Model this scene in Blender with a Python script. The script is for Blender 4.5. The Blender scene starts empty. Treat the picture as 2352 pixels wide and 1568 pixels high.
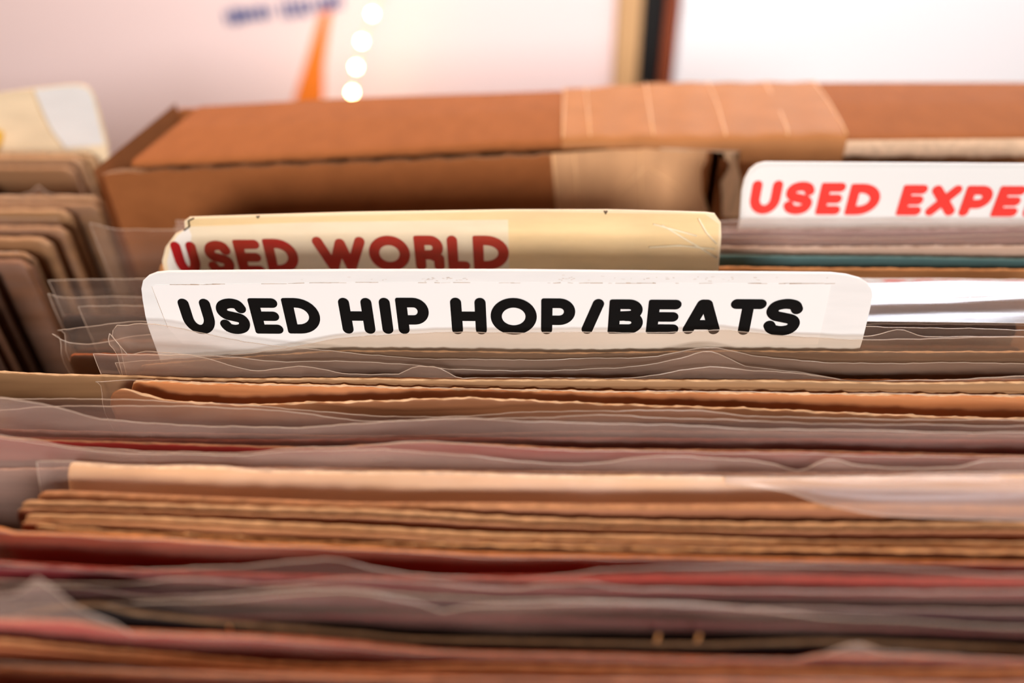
import bpy, bmesh, math, random
from mathutils import Vector, Matrix
random.seed(7)
sc = bpy.context.scene
COL = sc.collection

# ---------------------------------------------------------------- camera
TOPZ = 0.95                       # height of the record tops above the floor
F = 1700.0                        # focal length in pixels of the 2352 wide frame
CAM = Vector((0.0, 0.0, TOPZ + 0.140))
ROT = Matrix.Rotation(math.radians(3.0), 3, 'Z') @ Matrix.Rotation(math.radians(55.0), 3, 'X') @ Matrix.Rotation(-0.022, 3, 'Z')
cd = bpy.data.cameras.new('camera')
cd.sensor_width = 36.0
cd.lens = F / 2352 * 36.0
cd.clip_start = 0.01
cam = bpy.data.objects.new('camera', cd)
COL.objects.link(cam)
cam.matrix_world = Matrix.Translation(CAM) @ ROT.to_4x4()
sc.camera = cam
cd.dof.use_dof = True
cd.dof.focus_distance = 0.231
cd.dof.aperture_fstop = 3.6

# ---------------------------------------------------------------- world, lights, exposure
w = bpy.data.worlds.new('world'); sc.world = w; w.use_nodes = True
bg = w.node_tree.nodes['Background']
bg.inputs[0].default_value = (1.0, 0.80, 0.66, 1); bg.inputs[1].default_value = 0.035

def area(name, loc, target, size, size_y, power, color):
    l = bpy.data.lights.new(name, 'AREA'); l.shape = 'RECTANGLE'; l.size = size; l.size_y = size_y
    l.energy = power; l.color = color
    o = bpy.data.objects.new(name, l); COL.objects.link(o); o.location = loc
    o.rotation_euler = (Vector(target) - Vector(loc)).to_track_quat('-Z', 'Y').to_euler()
    return o
area('shop_front_light', (0.42, -2.1, 1.70), (0.0, 0.22, 0.95), 0.7, 0.5, 64, (1.0, 0.965, 0.945))
area('ceiling_light', (-0.55, 0.40, 2.5), (0.0, 0.25, 0.9), 0.5, 0.5, 10, (1.0, 0.88, 0.78))
area('warm_ceiling_light', (-0.75, 0.65, 2.2), (-0.2, 0.3, 0.95), 0.4, 0.4, 10, (1.0, 0.5, 0.2))
wl = area('added_wall_fill', (0.30, 0.72, 1.95), (0.25, 1.1, 0.85), 1.4, 0.15, 7.8, (1.0, 0.97, 0.98)); wl.data.spread = math.radians(90)  # fill lamp added to brighten the back wall and boards
sc.view_settings.view_transform = 'Standard'; sc.view_settings.look = 'None'
sc.view_settings.gamma = 1.0; sc.view_settings.use_curve_mapping = False
sc.view_settings.exposure = 0.0
sc.cycles.use_denoising = True
sc.cycles.max_bounces = 7; sc.cycles.diffuse_bounces = 3; sc.cycles.glossy_bounces = 3
sc.cycles.transmission_bounces = 2; sc.cycles.transparent_max_bounces = 24
sc.cycles.caustics_reflective = False; sc.cycles.caustics_refractive = False
sc.cycles.sample_clamp_indirect = 6.0

# ---------------------------------------------------------------- geometry of the view
def ray(px, py):
    return ROT @ Vector(((px - 1176.0) / F, -(py - 784.0) / F, -1.0))
def on_y(px, py, a, b=0.0):           # ray meets the upright plane y = a + b x
    d = ray(px, py)
    t = (a + b * CAM.x - CAM.y) / (d.y - b * d.x)
    return CAM + d * t
def on_z(px, py, z):
    d = ray(px, py)
    return CAM + d * ((z - CAM.z) / d.z)

# ---------------------------------------------------------------- object helpers
def tag(o, label=None, cat=None, group=None, kind=None):
    if label: o['label'] = label
    if cat: o['category'] = cat
    if group: o['group'] = group
    if kind: o['kind'] = kind
    return o
def empty(name, loc=(0, 0, 0)):
    o = bpy.data.objects.new(name, None); COL.objects.link(o); o.location = loc
    o.empty_display_size = 0.02
    return o
def link(name, bm, mats, parent=None, smooth=True):
    me = bpy.data.meshes.new(name)
    bmesh.ops.recalc_face_normals(bm, faces=bm.faces[:]) if getattr(bm, 'fix', None) else None
    bm.to_mesh(me); bm.free()
    if not isinstance(mats, (list, tuple)): mats = [mats]
    for m in mats: me.materials.append(m)
    if smooth:
        for p in me.polygons: p.use_smooth = True
    o = bpy.data.objects.new(name, me); COL.objects.link(o)
    if parent:
        o.parent = parent
        p = parent; off = Vector((0, 0, 0))
        while p: off += p.location; p = p.parent
        me.transform(Matrix.Translation(-off))      # meshes are written in world metres
    return o
def bx(bm, lo, hi, mi=0):
    vs = [bm.verts.new((x, y, z)) for x in (lo[0], hi[0]) for y in (lo[1], hi[1]) for z in (lo[2], hi[2])]
    for f in ((0, 1, 3, 2), (4, 6, 7, 5), (0, 4, 5, 1), (2, 3, 7, 6), (0, 2, 6, 4), (1, 5, 7, 3)):
        bm.faces.new([vs[i] for i in f]).material_index = mi
def boxobj(name, lo, hi, mat, parent=None, bev=0.0):
    bm = bmesh.new(); bx(bm, lo, hi)
    if bev: bmesh.ops.bevel(bm, geom=bm.edges[:], offset=bev, segments=2, affect='EDGES')
    return link(name, bm, mat, parent, smooth=False)
def prism(bm, front, depth, mi=0):
    """closed outline of world points, given a thickness along +y"""
    a = [bm.verts.new(p) for p in front]
    b = [bm.verts.new((p[0], p[1] + depth, p[2])) for p in front]
    n = len(a)
    bm.faces.new(a).material_index = mi; bm.faces.new(b[::-1]).material_index = mi
    for i in range(n):
        bm.faces.new((a[i], b[i], b[(i + 1) % n], a[(i + 1) % n])).material_index = mi
    bmesh.ops.recalc_face_normals(bm, faces=bm.faces[:])
def tube(bm, pts, r, n=6, mi=0):
    rings = []
    for i, p in enumerate(pts):
        p = Vector(p)
        d = (Vector(pts[min(i + 1, len(pts) - 1)]) - Vector(pts[max(i - 1, 0)])).normalized()
        u = d.cross(Vector((0.13, 0.9, 0.41))).normalized(); v = d.cross(u)
        rings.append([bm.verts.new(p + u * (r * math.cos(k * 2 * math.pi / n)) + v * (r * math.sin(k * 2 * math.pi / n))) for k in range(n)])
    for i in range(len(rings) - 1):
        for k in range(n):
            bm.faces.new((rings[i][k], rings[i][(k + 1) % n], rings[i + 1][(k + 1) % n], rings[i + 1][k])).material_index = mi
    for q in (rings[0][::-1], rings[-1]):
        bm.faces.new(q).material_index = mi
def noise1(seed, scales):
    r = random.Random(seed); ws = [(a, 2 * math.pi / wl, r.uniform(0, 6.28), r.uniform(.8, 1.25)) for a, wl in scales]
    return lambda x: sum(a * math.sin(k * q * x + ph) for a, k, ph, q in ws)
def interp(pts):
    """monotone smooth interpolation through (x, z) points, flat outside"""
    pts = sorted(pts)
    xs = [p[0] for p in pts]; ys = [p[1] for p in pts]; n = len(xs)
    if n == 1: return lambda x: ys[0]
    h = [max(xs[i + 1] - xs[i], 1e-6) for i in range(n - 1)]; s = [(ys[i + 1] - ys[i]) / h[i] for i in range(n - 1)]
    m = [s[0]] + [0 if s[i - 1] * s[i] <= 0 else 2 * s[i - 1] * s[i] / (s[i - 1] + s[i]) for i in range(1, n - 1)] + [s[-1]]
    def f(x):
        if x <= xs[0]: return ys[0] + m[0] * max(x - xs[0], -0.02) * 0.5
        if x >= xs[-1]: return ys[-1] + m[-1] * min(x - xs[-1], 0.02) * 0.5
        i = 0
        while x > xs[i + 1]: i += 1
        t = (x - xs[i]) / h[i]
        return ((1 + 2 * t) * (1 - t) ** 2 * ys[i] + t * (1 - t) ** 2 * h[i] * m[i] + t * t * (3 - 2 * t) * ys[i + 1] + t * t * (t - 1) * h[i] * m[i + 1])
    return f

# ---------------------------------------------------------------- materials
def lin(c):
    return tuple((v / 255 / 12.92) if v / 255 <= 0.04045 else ((v / 255 + 0.055) / 1.055) ** 2.4 for v in c) + (1,)
MATS = {}
def newmat(name):
    m = bpy.data.materials.new(name); m.use_nodes = True
    nt = m.node_tree; return m, nt, nt.nodes['Principled BSDF']
def plain(name, rgb, rough=0.6, spec=0.3, var=0.0, scale=(60, 60, 60), bump=0.0, emit=None, estr=0, trans=0.0):
    if name in MATS: return MATS[name]
    m, nt, p = newmat(name)
    c = lin(rgb)
    p.inputs['Base Color'].default_value = c
    p.inputs['Roughness'].default_value = rough; p.inputs['Specular IOR Level'].default_value = spec
    if var or bump:
        tc = nt.nodes.new('ShaderNodeTexCoord'); mp = nt.nodes.new('ShaderNodeMapping'); mp.inputs['Scale'].default_value = scale
        nz = nt.nodes.new('ShaderNodeTexNoise'); nz.inputs['Scale'].default_value = 1.0; nz.inputs['Detail'].default_value = 5
        nt.links.new(tc.outputs['Object'], mp.inputs[0]); nt.links.new(mp.outputs[0], nz.inputs['Vector'])
        if var:
            mx = nt.nodes.new('ShaderNodeMix'); mx.data_type = 'RGBA'
            mx.inputs['A'].default_value = tuple(v * (1 - var) for v in c[:3]) + (1,)
            mx.inputs['B'].default_value = tuple(min(1, v * (1 + var)) for v in c[:3]) + (1,)
            rp = nt.nodes.new('ShaderNodeMapRange'); rp.inputs['From Min'].default_value = .3; rp.inputs['From Max'].default_value = .7
            nt.links.new(nz.outputs['Fac'], rp.inputs['Value'])
            nt.links.new(rp.outputs[0], mx.inputs['Factor']); nt.links.new(mx.outputs['Result'], p.inputs['Base Color'])
        if bump:
            bn = nt.nodes.new('ShaderNodeBump'); bn.inputs['Strength'].default_value = bump; bn.inputs['Distance'].default_value = .0006
            nt.links.new(nz.outputs['Fac'], bn.inputs['Height']); nt.links.new(bn.outputs[0], p.inputs['Normal'])
    if emit:
        p.inputs['Emission Color'].default_value = lin(emit); p.inputs['Emission Strength'].default_value = estr
    MATS[name] = m; return m
def film(name, haze=0.26, rgb=(225, 205, 200), rough=0.16, tint=(1, .985, .97), gloss=0.5, hv=0.10):
    """clear polythene: mostly see-through, a little milky, glossy at a slant"""
    if name in MATS: return MATS[name]
    m, nt, p = newmat(name); N = nt.nodes; L = nt.links
    out = N['Material Output']; N.remove(p)
    tr = N.new('ShaderNodeBsdfTransparent'); tr.inputs[0].default_value = tint + (1,)
    df = N.new('ShaderNodeBsdfDiffuse'); df.inputs[0].default_value = lin(rgb)
    tl = N.new('ShaderNodeBsdfTranslucent'); tl.inputs[0].default_value = lin(rgb)
    dm = N.new('ShaderNodeMixShader'); dm.inputs[0].default_value = 0.4
    L.new(df.outputs[0], dm.inputs[1]); L.new(tl.outputs[0], dm.inputs[2])
    tc = N.new('ShaderNodeTexCoord'); mp = N.new('ShaderNodeMapping'); mp.inputs['Scale'].default_value = (22, 60, 160)
    nz = N.new('ShaderNodeTexNoise'); nz.inputs['Scale'].default_value = 1; nz.inputs['Detail'].default_value = 4
    L.new(tc.outputs['Object'], mp.inputs[0]); L.new(mp.outputs[0], nz.inputs['Vector'])
    mr = N.new('ShaderNodeMapRange'); mr.inputs['From Min'].default_value = .3; mr.inputs['From Max'].default_value = .7
    mr.inputs['To Min'].default_value = haze - hv; mr.inputs['To Max'].default_value = haze + hv
    L.new(nz.outputs['Fac'], mr.inputs['Value'])
    m1 = N.new('ShaderNodeMixShader'); L.new(mr.outputs[0], m1.inputs[0]); L.new(tr.outputs[0], m1.inputs[1]); L.new(dm.outputs[0], m1.inputs[2])
    gl = N.new('ShaderNodeBsdfGlossy'); gl.inputs['Roughness'].default_value = rough; gl.inputs[0].default_value = (1, 1, 1, 1)
    bn = N.new('ShaderNodeBump'); bn.inputs['Strength'].default_value = .35; bn.inputs['Distance'].default_value = .0006
    L.new(nz.outputs['Fac'], bn.inputs['Height']); L.new(bn.outputs[0], gl.inputs['Normal'])
    lw = N.new('ShaderNodeLayerWeight'); lw.inputs[0].default_value = .5        # Schlick, the same on both faces of the film
    pw = N.new('ShaderNodeMath'); pw.operation = 'POWER'; pw.inputs[1].default_value = 4.0; L.new(lw.outputs['Facing'], pw.inputs[0])
    ml = N.new('ShaderNodeMath'); ml.operation = 'MULTIPLY_ADD'; ml.use_clamp = True
    ml.inputs[1].default_value = .9 * gloss * 2; ml.inputs[2].default_value = .05 * gloss * 2
    L.new(pw.outputs[0], ml.inputs[0])
    m2 = N.new('ShaderNodeMixShader'); L.new(ml.outputs[0], m2.inputs[0]); L.new(m1.outputs[0], m2.inputs[1]); L.new(gl.outputs[0], m2.inputs[2])
    L.new(m2.outputs[0], out.inputs['Surface'])
    MATS[name] = m; return m
FILM = film('polythene', 0.12, rgb=(212, 180, 164))
FILM_HAZY = film('hazy_polythene', .20, rgb=(214, 184, 166), rough=.2)
FILM_SHADED = film('shade_tinted_polythene', .15, rgb=(200, 165, 135), rough=.16, tint=(.98, .91, .83), gloss=.6, hv=.06)  # brown tint carries the shade along the card's lower edge
FILM_CLEAR = film('clear_polythene', 0.10, rgb=(218, 190, 172), rough=.10, gloss=.7, hv=.04)
FILM_MILKY = film('milky_polythene', 0.25, rgb=(220, 190, 176), rough=.42, gloss=.25)
FILM_SHINY = film('shiny_polythene', 0.22, rgb=(235, 225, 225), rough=.2, gloss=1.3, hv=.1)
FILM_SOFT = film('soft_polythene', 0.30, rgb=(235, 220, 215), rough=.4, gloss=.32, hv=.05)
BEAD = film('polythene_edge', 0.46, rgb=(245, 225, 205), rough=.2, hv=.15)
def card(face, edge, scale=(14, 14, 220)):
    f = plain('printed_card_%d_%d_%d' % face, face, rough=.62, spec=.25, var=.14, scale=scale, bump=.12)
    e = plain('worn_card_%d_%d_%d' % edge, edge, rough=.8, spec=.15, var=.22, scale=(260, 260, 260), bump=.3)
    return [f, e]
WOOD = plain('dark_wood', (84, 54, 34), rough=.55, var=.25, scale=(4, 40, 40))
KRAFT = plain('kraft_cardboard', (150, 90, 50), rough=.85, spec=.1, var=.07, scale=(120, 60, 160), bump=.25)
KRAFT_PALE = plain('pale_cardboard_edge', (226, 190, 158), rough=.9, spec=.1, var=.15, scale=(300, 300, 300), bump=.4)

# ---------------------------------------------------------------- records
BINZ = TOPZ - 0.318
def fit_plane(pts, z):
    q = [on_z(x, y, z) for x, y in pts]
    n = len(q); sx = sum(p.x for p in q) / n; sy = sum(p.y for p in q) / n
    den = sum((p.x - sx) ** 2 for p in q)
    b = 0 if n < 3 or den < 1e-5 else sum((p.x - sx) * (p.y - sy) for p in q) / den
    b = max(-0.03, min(0.03, b))
    return sy - b * sx, b
def sheet(bm, curve, a, b, xl, xr, seed, mi=0, bead=1, amp=.0006, nx=150, zbot=None, corner=None, beadr=.00013, lean=0.0, side=-1):
    """one film of a bag: wavy top edge, gentle billows, brighter rolled rim"""
    zf = interp([(p.x, p.z) for p in (on_y(x, y, a, b) for x, y in curve)])
    n1 = noise1(seed, [(amp, .11), (amp * .5, .047), (amp * .25, .021)]); n2 = noise1(seed + 99, [(amp * .7, .08), (amp * .4, .033)])
    jag = noise1(seed + 5, [(.00008, .009), (.00005, .004)])
    depth = [0, .0008, .002, .004, .007, .011, .017, .026, .045, .09, .16]
    grid = []
    for i in range(nx + 1):
        x = xl + (xr - xl) * i / nx
        zt = zf(x) + jag(x)
        col = []
        for k, d in enumerate(depth):
            g = 1.0 if d < .003 else max(0.15, 1 - d / .03)
            dy = side * (abs(n1(x + d * .8)) * g + .6 * abs(n2(x - d * 1.5)) * g * min(1, d / .004)) - lean * min(d, .012)
            col.append(Vector((x, a + b * x + dy, zt - d)))
        if corner:                       # crumpled, dog-eared end of the bag
            s = math.exp(-((x - xl) / corner[0]) ** 2)
            for k in range(len(col)):
                fall = math.exp(-depth[k] / .02)
                col[k] += Vector((corner[1] * s * fall, corner[2] * s * fall * math.sin(k * 1.3 + seed), corner[3] * s * fall * math.cos(k * .9)))
        grid.append([bm.verts.new(v) for v in col])
    for i in range(nx):
        for k in range(len(depth) - 1):
            bm.faces.new((grid[i][k], grid[i + 1][k], grid[i + 1][k + 1], grid[i][k + 1])).material_index = mi
    if bead is not None:
        tube(bm, [grid[i][0].co.copy() for i in range(nx + 1)], beadr, 6, bead)
        tube(bm, [v.co.copy() for v in grid[0]], beadr * .9, 6, bead)
def sleeve(bm, curve, a, b, t, xl, xr, seed, mouth=0.0, fray=.00012, nx=260, round_r=.003, tilt=0.0):
    zf = (lambda x: TOPZ + curve) if isinstance(curve, float) else interp([(p.x, p.z) for p in (on_y(x, y, a, b) for x, y in curve)])
    bow = noise1(seed, [(.00018, .2), (.0001, .07)]); fr = noise1(seed + 3, [(fray, .013), (fray * .8, .0057), (fray * .6, .0023)])
    fr2 = noise1(seed + 8, [(fray, .017), (fray * .7, .0049)])
    h = t / 2
    rings = []
    for i in range(nx + 1):
        x = xl + (xr - xl) * i / nx
        y = a + b * x + bow(x); z = zf(x)
        e = min(x - xl, xr - x)
        if e < round_r: z -= round_r - math.sqrt(max(0, round_r ** 2 - (round_r - e) ** 2))
        f, g = fr(x), fr2(x)
        if mouth:
            prof = [(h, -.05, 0), (h, -.012, 0), (h, -.0008, 0), (h * .92, f, 1), (h * .58, f, 1), (h * .45, -.0012, 1), (h * .2, -mouth, 0),
                    (-h * .2, -mouth, 0), (-h * .45, -.0012 - .0004, 0), (-h * .58, g - .0004, 1), (-h * .92, g - .0004, 1)]
        else:
            prof = [(h, -.05, 0), (h, -.012, 0), (h, -h * .7, 0), (h * .75, -h * .28 + f * .5, 1), (h * .3, f, 1), (-h * .25, -h * .03 + f, 1), (-h * .7, -h * .26 + g, 1)]
        prof += [(-h, -.0011 if mouth else -h * .72 - .0002, 0), (-h, -.003, 0), (-h, -.006, 0), (-h, -.012, 0), (-h, -.05, 0)]
        ring = [bm.verts.new((x, y + dy - tilt * min(.012, max(0, -dz)), z + dz)) for dy, dz, _ in prof]
        ring.append(bm.verts.new((x, y - h - tilt * .012, BINZ))); ring.append(bm.verts.new((x, y + h - tilt * .012, BINZ)))
        rings.append(ring)
        flags = [p[2] for p in prof] + [0, 0]
    n = len(rings[0])
    for i in range(nx):
        for k in range(n):
            k2 = (k + 1) % n
            fc = bm.faces.new((rings[i][k], rings[i + 1][k], rings[i + 1][k2], rings[i][k2]))
            fc.material_index = 1 if (flags[k] and flags[k2]) else 0
    bm.faces.new(rings[0][::-1]); bm.faces.new(rings[-1])
    bmesh.ops.recalc_face_normals(bm, faces=bm.faces[:])

PLANE = {'a': 9.0, 'b': 0.0}
def record(label, top, face, edge, t=.0028, z=0.0, Y=None, left=None, right=None, bag=None, film=None, mouth=0.0, fray=.00012,
           corner=None, group='records standing in the main bin', w=.315, bagw=.328, bagleft=None, lean=0.0, step=.0012, bead=.00013, amp=.0004, thick=False):
    """a record: cardboard sleeve and, where the photo shows one, its clear plastic bag"""
    if Y is not None: a, b = Y, 0.0
    else:
        a, b = fit_plane(top, TOPZ + z); b = 0.0
    for x in (-.13, .17):
        lim = PLANE['a'] + PLANE['b'] * x - max(.0011, t * (.8 if thick else .5)) - step
        if a + b * x > lim: a -= a + b * x - lim
    PLANE['a'], PLANE['b'] = a, b
    print('REC %.4f %.4f %s' % (a, b, label))
    if isinstance(top, float): top = [(x, 784) for x in (0, 1)] if False else top
    xl = on_y(left[0], left[1], a, b).x if left else -0.165
    xr = on_y(right[0], right[1], a, b).x if right else xl + w
    root = empty('record', (xl, a + b * xl, BINZ)); tag(root, label, 'record', group)
    t = max(.0011, t * (.8 if thick else .5))
    seed = len(label) * 7 + int(a * 1e5) % 1000
    bm = bmesh.new(); sleeve(bm, top, a, b, t, xl, xr, seed, mouth, fray, tilt=lean)
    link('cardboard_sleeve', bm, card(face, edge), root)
    if bag:
        bm = bmesh.new()
        bl = on_y(bagleft[0], bagleft[1], a, b).x if bagleft else xl - .006
        br = max(bl + bagw, xr + .004)
        off = t / 2 + .0004
        for i, c in enumerate(bag):
            sd = 1 if (i == 0 and len(bag) > 1) else -1; yo = off * sd
            sheet(bm, c, a + yo, b, bl, br, seed + i * 31, corner=corner, amp=amp, lean=lean, beadr=bead, side=sd)
        link('plastic_outer_sleeve', bm, [film or FILM, BEAD], root)
    return root
def flap(rec, back, front, film, xl, xr, seed, za=.0, zb=.0, amp=.0007):
    """open mouth of a bag folded forward over its neighbours: a child of its record"""
    bm = bmesh.new(); nx, ny = 120, 16
    A = interp([(p.x, p.y) for p in (on_z(x, y, TOPZ + za) for x, y in back)])
    B = interp([(p.x, p.y) for p in (on_z(x, y, TOPZ + zb) for x, y in front)])
    n1 = noise1(seed, [(amp, .21), (amp * .5, .09), (amp * .2, .04)]); n2 = noise1(seed + 7, [(amp * .5, .011), (amp * .25, .0047)])
    g = []
    for i in range(nx + 1):
        x = xl + (xr - xl) * i / nx
        row = []
        for k in range(ny + 1):
            t = k / ny
            y = A(x) * (1 - t) + B(x) * t
            z = TOPZ + za * (1 - t) + zb * t + .0009 * math.sin(math.pi * t) + n1(x + t * .05) * math.sin(math.pi * min(1, t + .2)) + n2(t * .02 + x * .06) * min(1, 4 * t, 4 * (1 - t))
            row.append(bm.verts.new((x, y, z)))
        g.append(row)
    for i in range(nx):
        for k in range(ny):
            bm.faces.new((g[i][k], g[i][k + 1], g[i + 1][k + 1], g[i + 1][k]))
    tube(bm, [r[0].co.copy() for r in g], .00015, 6, 1)
    tube(bm, [r[-1].co.copy() for r in g], .00013, 6, 1)
    return link('folded_plastic_flap', bm, [film, BEAD], rec)
# ---------------------------------------------------------------- lettering: round-ended strokes
def arc(cx, cy, rx, ry, a0, a1, n=14):
    return [(cx + rx * math.cos(math.radians(a0 + (a1 - a0) * i / n)), cy + ry * math.sin(math.radians(a0 + (a1 - a0) * i / n))) for i in range(n + 1)]
def smooth(pts, n=6):
    out = []
    for i in range(len(pts) - 1):
        p0, p1, p2, p3 = pts[max(i - 1, 0)], pts[i], pts[i + 1], pts[min(i + 2, len(pts) - 1)]
        for k in range(n):
            t = k / n
            out.append(tuple(.5 * (2 * p1[j] + (p2[j] - p0[j]) * t + (2 * p0[j] - 5 * p1[j] + 4 * p2[j] - p3[j]) * t * t + (3 * p1[j] - p0[j] - 3 * p2[j] + p3[j]) * t ** 3) for j in (0, 1)))
    return out + [pts[-1]]
SPINE = smooth([(.97, .80), (.84, .95), (.5, 1.0), (.14, .92), (.02, .73), (.17, .57), (.5, .5), (.86, .42), (.98, .26), (.85, .07), (.5, 0), (.16, .06), (.02, .2)])
GLYPH = {        # strokes in the unit box of centre lines; second list: squared corners
    'U': ([[(0, 1), (0, .45)] + arc(.5, .45, .5, .45, 180, 360) + [(1, 1)]], []),
    'S': ([SPINE], []),
    'E': ([[(0, 0), (0, 1)], [(0, 1), (1, 1)], [(0, .5), (.93, .5)], [(0, 0), (1, 0)]], [(0, 0), (0, 1)]),
    'D': ([[(0, 0), (0, 1), (.3, 1)] + arc(.3, .5, .7, .5, 90, -90) + [(0, 0)]], [(0, 0), (0, 1)]),
    'H': ([[(0, 0), (0, 1)], [(1, 0), (1, 1)], [(0, .5), (1, .5)]], []),
    'I': ([[(.5, 0), (.5, 1)]], []),
    'P': ([[(0, 0), (0, 1), (.5, 1)] + arc(.55, .68, .45, .32, 90, -90) + [(0, .36)]], [(0, 1)]),
    'R': ([[(0, 0), (0, 1), (.5, 1)] + arc(.55, .72, .4, .28, 90, -90) + [(0, .44)], [(.55, .44), (.97, .3), (.97, 0)]], [(0, 1)]),
    'B': ([[(0, 0), (0, 1), (.5, 1)] + arc(.6, .77, .34, .23, 90, -90) + [(.1, .52)], [(.5, .52)] + arc(.63, .26, .37, .26, 90, -90) + [(0, 0)]], [(0, 0), (0, 1)]),
    'O': ([arc(.5, .5, .5, .5, 0, 360, 40)], []),
    '/': ([[(0, 0), (1, 1)]], []),
    'A': ([[(0, 0), (.42, 1), (.58, 1), (1, 0)], [(.15, .19), (.85, .19)]], []),
    'T': ([[(0, 1), (1, 1)], [(.5, 1), (.5, 0)]], []),
    'W': ([[(0, 1), (.3, 0), (.53, .93), (.72, 0), (1, 1)]], []),
    'L': ([[(0, 1), (0, 0), (1, 0)]], [(0, 0)]),
    'X': ([[(0, 1), (1, 0)], [(0, 0), (1, 1)]], []),
}
LAY = [0]
def lay(y):
    LAY[0] += 1
    return y - LAY[0] * 9e-7
def disc(bm, c, r, y, n=20):
    y = lay(y)
    bm.faces.new([bm.verts.new((c[0] + r * math.cos(2 * math.pi * k / n), y, c[1] + r * math.sin(2 * math.pi * k / n))) for k in range(n)])
def letter(bm, ch, x0, x1, z0, z1, hw, y):
    """draws one character inside the box x0..x1, z0..z1 of the plane y"""
    strokes, sq = GLYPH[ch]
    ix0, ix1, iz0, iz1 = x0 + hw, x1 - hw, z0 + hw, z1 - hw
    T = lambda p: Vector((ix0 + (ix1 - ix0) * p[0], iz0 + (iz1 - iz0) * p[1]))
    for st in strokes:
        P = [T(p) for p in st]
        for p in P: disc(bm, p, hw, y)
        for p, q in zip(P, P[1:]):
            d = q - p
            if d.length < 1e-7: continue
            n = Vector((-d.y, d.x)).normalized() * hw; yy = lay(y)
            bm.faces.new([bm.verts.new((v.x, yy, v.y)) for v in (p + n, p - n, q - n, q + n)])
    for p in sq:
        c = T(p); r = hw * .45; k = hw - r; sx = -1 if p[0] < .5 else 1; sz = -1 if p[1] < .5 else 1
        for ox, oz in ((k, k),):
            cc = c + Vector((sx * k, sz * k)); disc(bm, cc, r, y, 14)
            for v in ([c, c + Vector((sx * hw, 0)), c + Vector((sx * hw, sz * k)), c + Vector((0, sz * k))],
                      [c, c + Vector((sx * k, 0)), c + Vector((sx * k, sz * hw)), c + Vector((0, sz * hw))]):
                yy = lay(y); bm.faces.new([bm.verts.new((q.x, yy, q.y)) for q in v])
def writing(text, spans, ymid, top, bot, hw, Y, mat, parent):
    """spans: where each letter starts and ends on the sign; top and bot: cap and base line"""
    bm = bmesh.new()
    zt = interp([(p.x, p.z) for p in (on_y(x, y, Y) for x, y in top)]); zb = interp([(p.x, p.z) for p in (on_y(x, y, Y) for x, y in bot)])
    for ch, (l, r) in zip(text, spans):
        xl, xr = on_y(l, ymid, Y).x, on_y(r, ymid, Y).x
        m = (xl + xr) / 2; LAY[0] = 0
        letter(bm, ch, xl, xr, zb(m), zt(m), hw, Y)
    bm.normal_update()
    for f in bm.faces:
        if f.normal.y > 0: f.normal_flip()
    return link('lettering', bm, mat, parent, smooth=False)
def rounded(pts, Y):
    return [on_y(x, y, Y) for x, y in pts]
def divider(label, Y, outline, mat, thick=.0012):
    xs = [on_y(x, y, Y).x for x, y in outline]
    root = empty('record_divider', ((min(xs) + max(xs)) / 2, Y, BINZ)); tag(root, label, 'divider card', 'divider cards with genre names')
    P = rounded(outline, Y)
    lo = [Vector((P[-1].x, Y, BINZ)), Vector((P[0].x, Y, BINZ))]
    bm = bmesh.new(); prism(bm, P + lo, thick)
    bmesh.ops.bevel(bm, geom=[e for e in bm.edges if abs(e.verts[0].co.y - e.verts[1].co.y) < 1e-6], offset=.00022, segments=2, affect='EDGES')
    o = link('panel', bm, mat, root, smooth=False)
    return root
def patch(name, pts, Y, mat, parent, thick=.00012):
    bm = bmesh.new(); prism(bm, [Vector((p.x, Y - thick, p.z)) for p in (on_y(x, y, Y) for x, y in pts)], thick)
    return link(name, bm, mat, parent, smooth=False)

PLASTIC = plain('white_plastic', (238, 236, 233), rough=.38, spec=.4, var=.03, scale=(40, 40, 260))
PLASTIC_AGED = plain('yellowed_plastic', (243, 220, 184), rough=.4, spec=.4, var=.10, scale=(30, 30, 90))
LABEL = plain('white_label', (246, 243, 240), rough=.35, spec=.4)
LABEL_AGED = plain('cream_label', (243, 233, 222), rough=.4, spec=.4, var=.04, scale=(60, 60, 90))
INK = plain('black_ink', (13, 13, 13), rough=.5, spec=.12)
INK_RED = plain('dark_red_ink', (170, 24, 28), rough=.4, spec=.3)
INK_BRIGHT = plain('bright_red_ink', (244, 66, 58), rough=.4, spec=.3)
GRIME = plain('grime', (176, 140, 104), rough=.8, var=.3, scale=(500, 500, 500))
YTAPE = film('yellowed_tape', .03, rgb=(236, 200, 130), rough=.2, gloss=.08, hv=.025, tint=(1, .98, .93))

# ---- bright red card, furthest back
dv = divider('white divider card in front of the cardboard box lettered in bright red, USED EXPE', .274,
    [(1700, 500), (1704, 440), (1710, 412), (1722, 390), (1738, 378), (1756, 373), (1900, 374), (2352, 377), (2620, 380)], PLASTIC)
patch('label', [(1712, 500), (1714, 440), (1722, 405), (1740, 388), (1760, 384), (2352, 387), (2600, 390), (2600, 520)], .274, LABEL, dv)
writing('USEDEXPER', [(1723, 1793), (1802, 1869), (1880, 1937), (1948, 2022), (2068, 2125), (2135, 2204), (2213, 2279), (2289, 2350), (2363, 2436)], 455,
        [(1750, 414), (2090, 424), (2330, 427)], [(1750, 492), (2090, 495), (2330, 498)], .00195, .2737, INK_BRIGHT, dv)
PLANE['a'] = .272
G2 = 'records between the cardboard box and the dark red card'
record('milky-bagged record right up against the bright red lettered card', [(1660, 530), (2000, 528), (2352, 526)], (150, 120, 118), (190, 165, 160), Y=.2690, left=(450, 560), w=.36, bagw=.37, t=.002,
       bag=[[(1200, 508), (1657, 509), (1756, 504), (2352, 504)], [(1200, 520), (1700, 522), (2352, 516)]], film=FILM_MILKY, group=G2)
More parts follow.
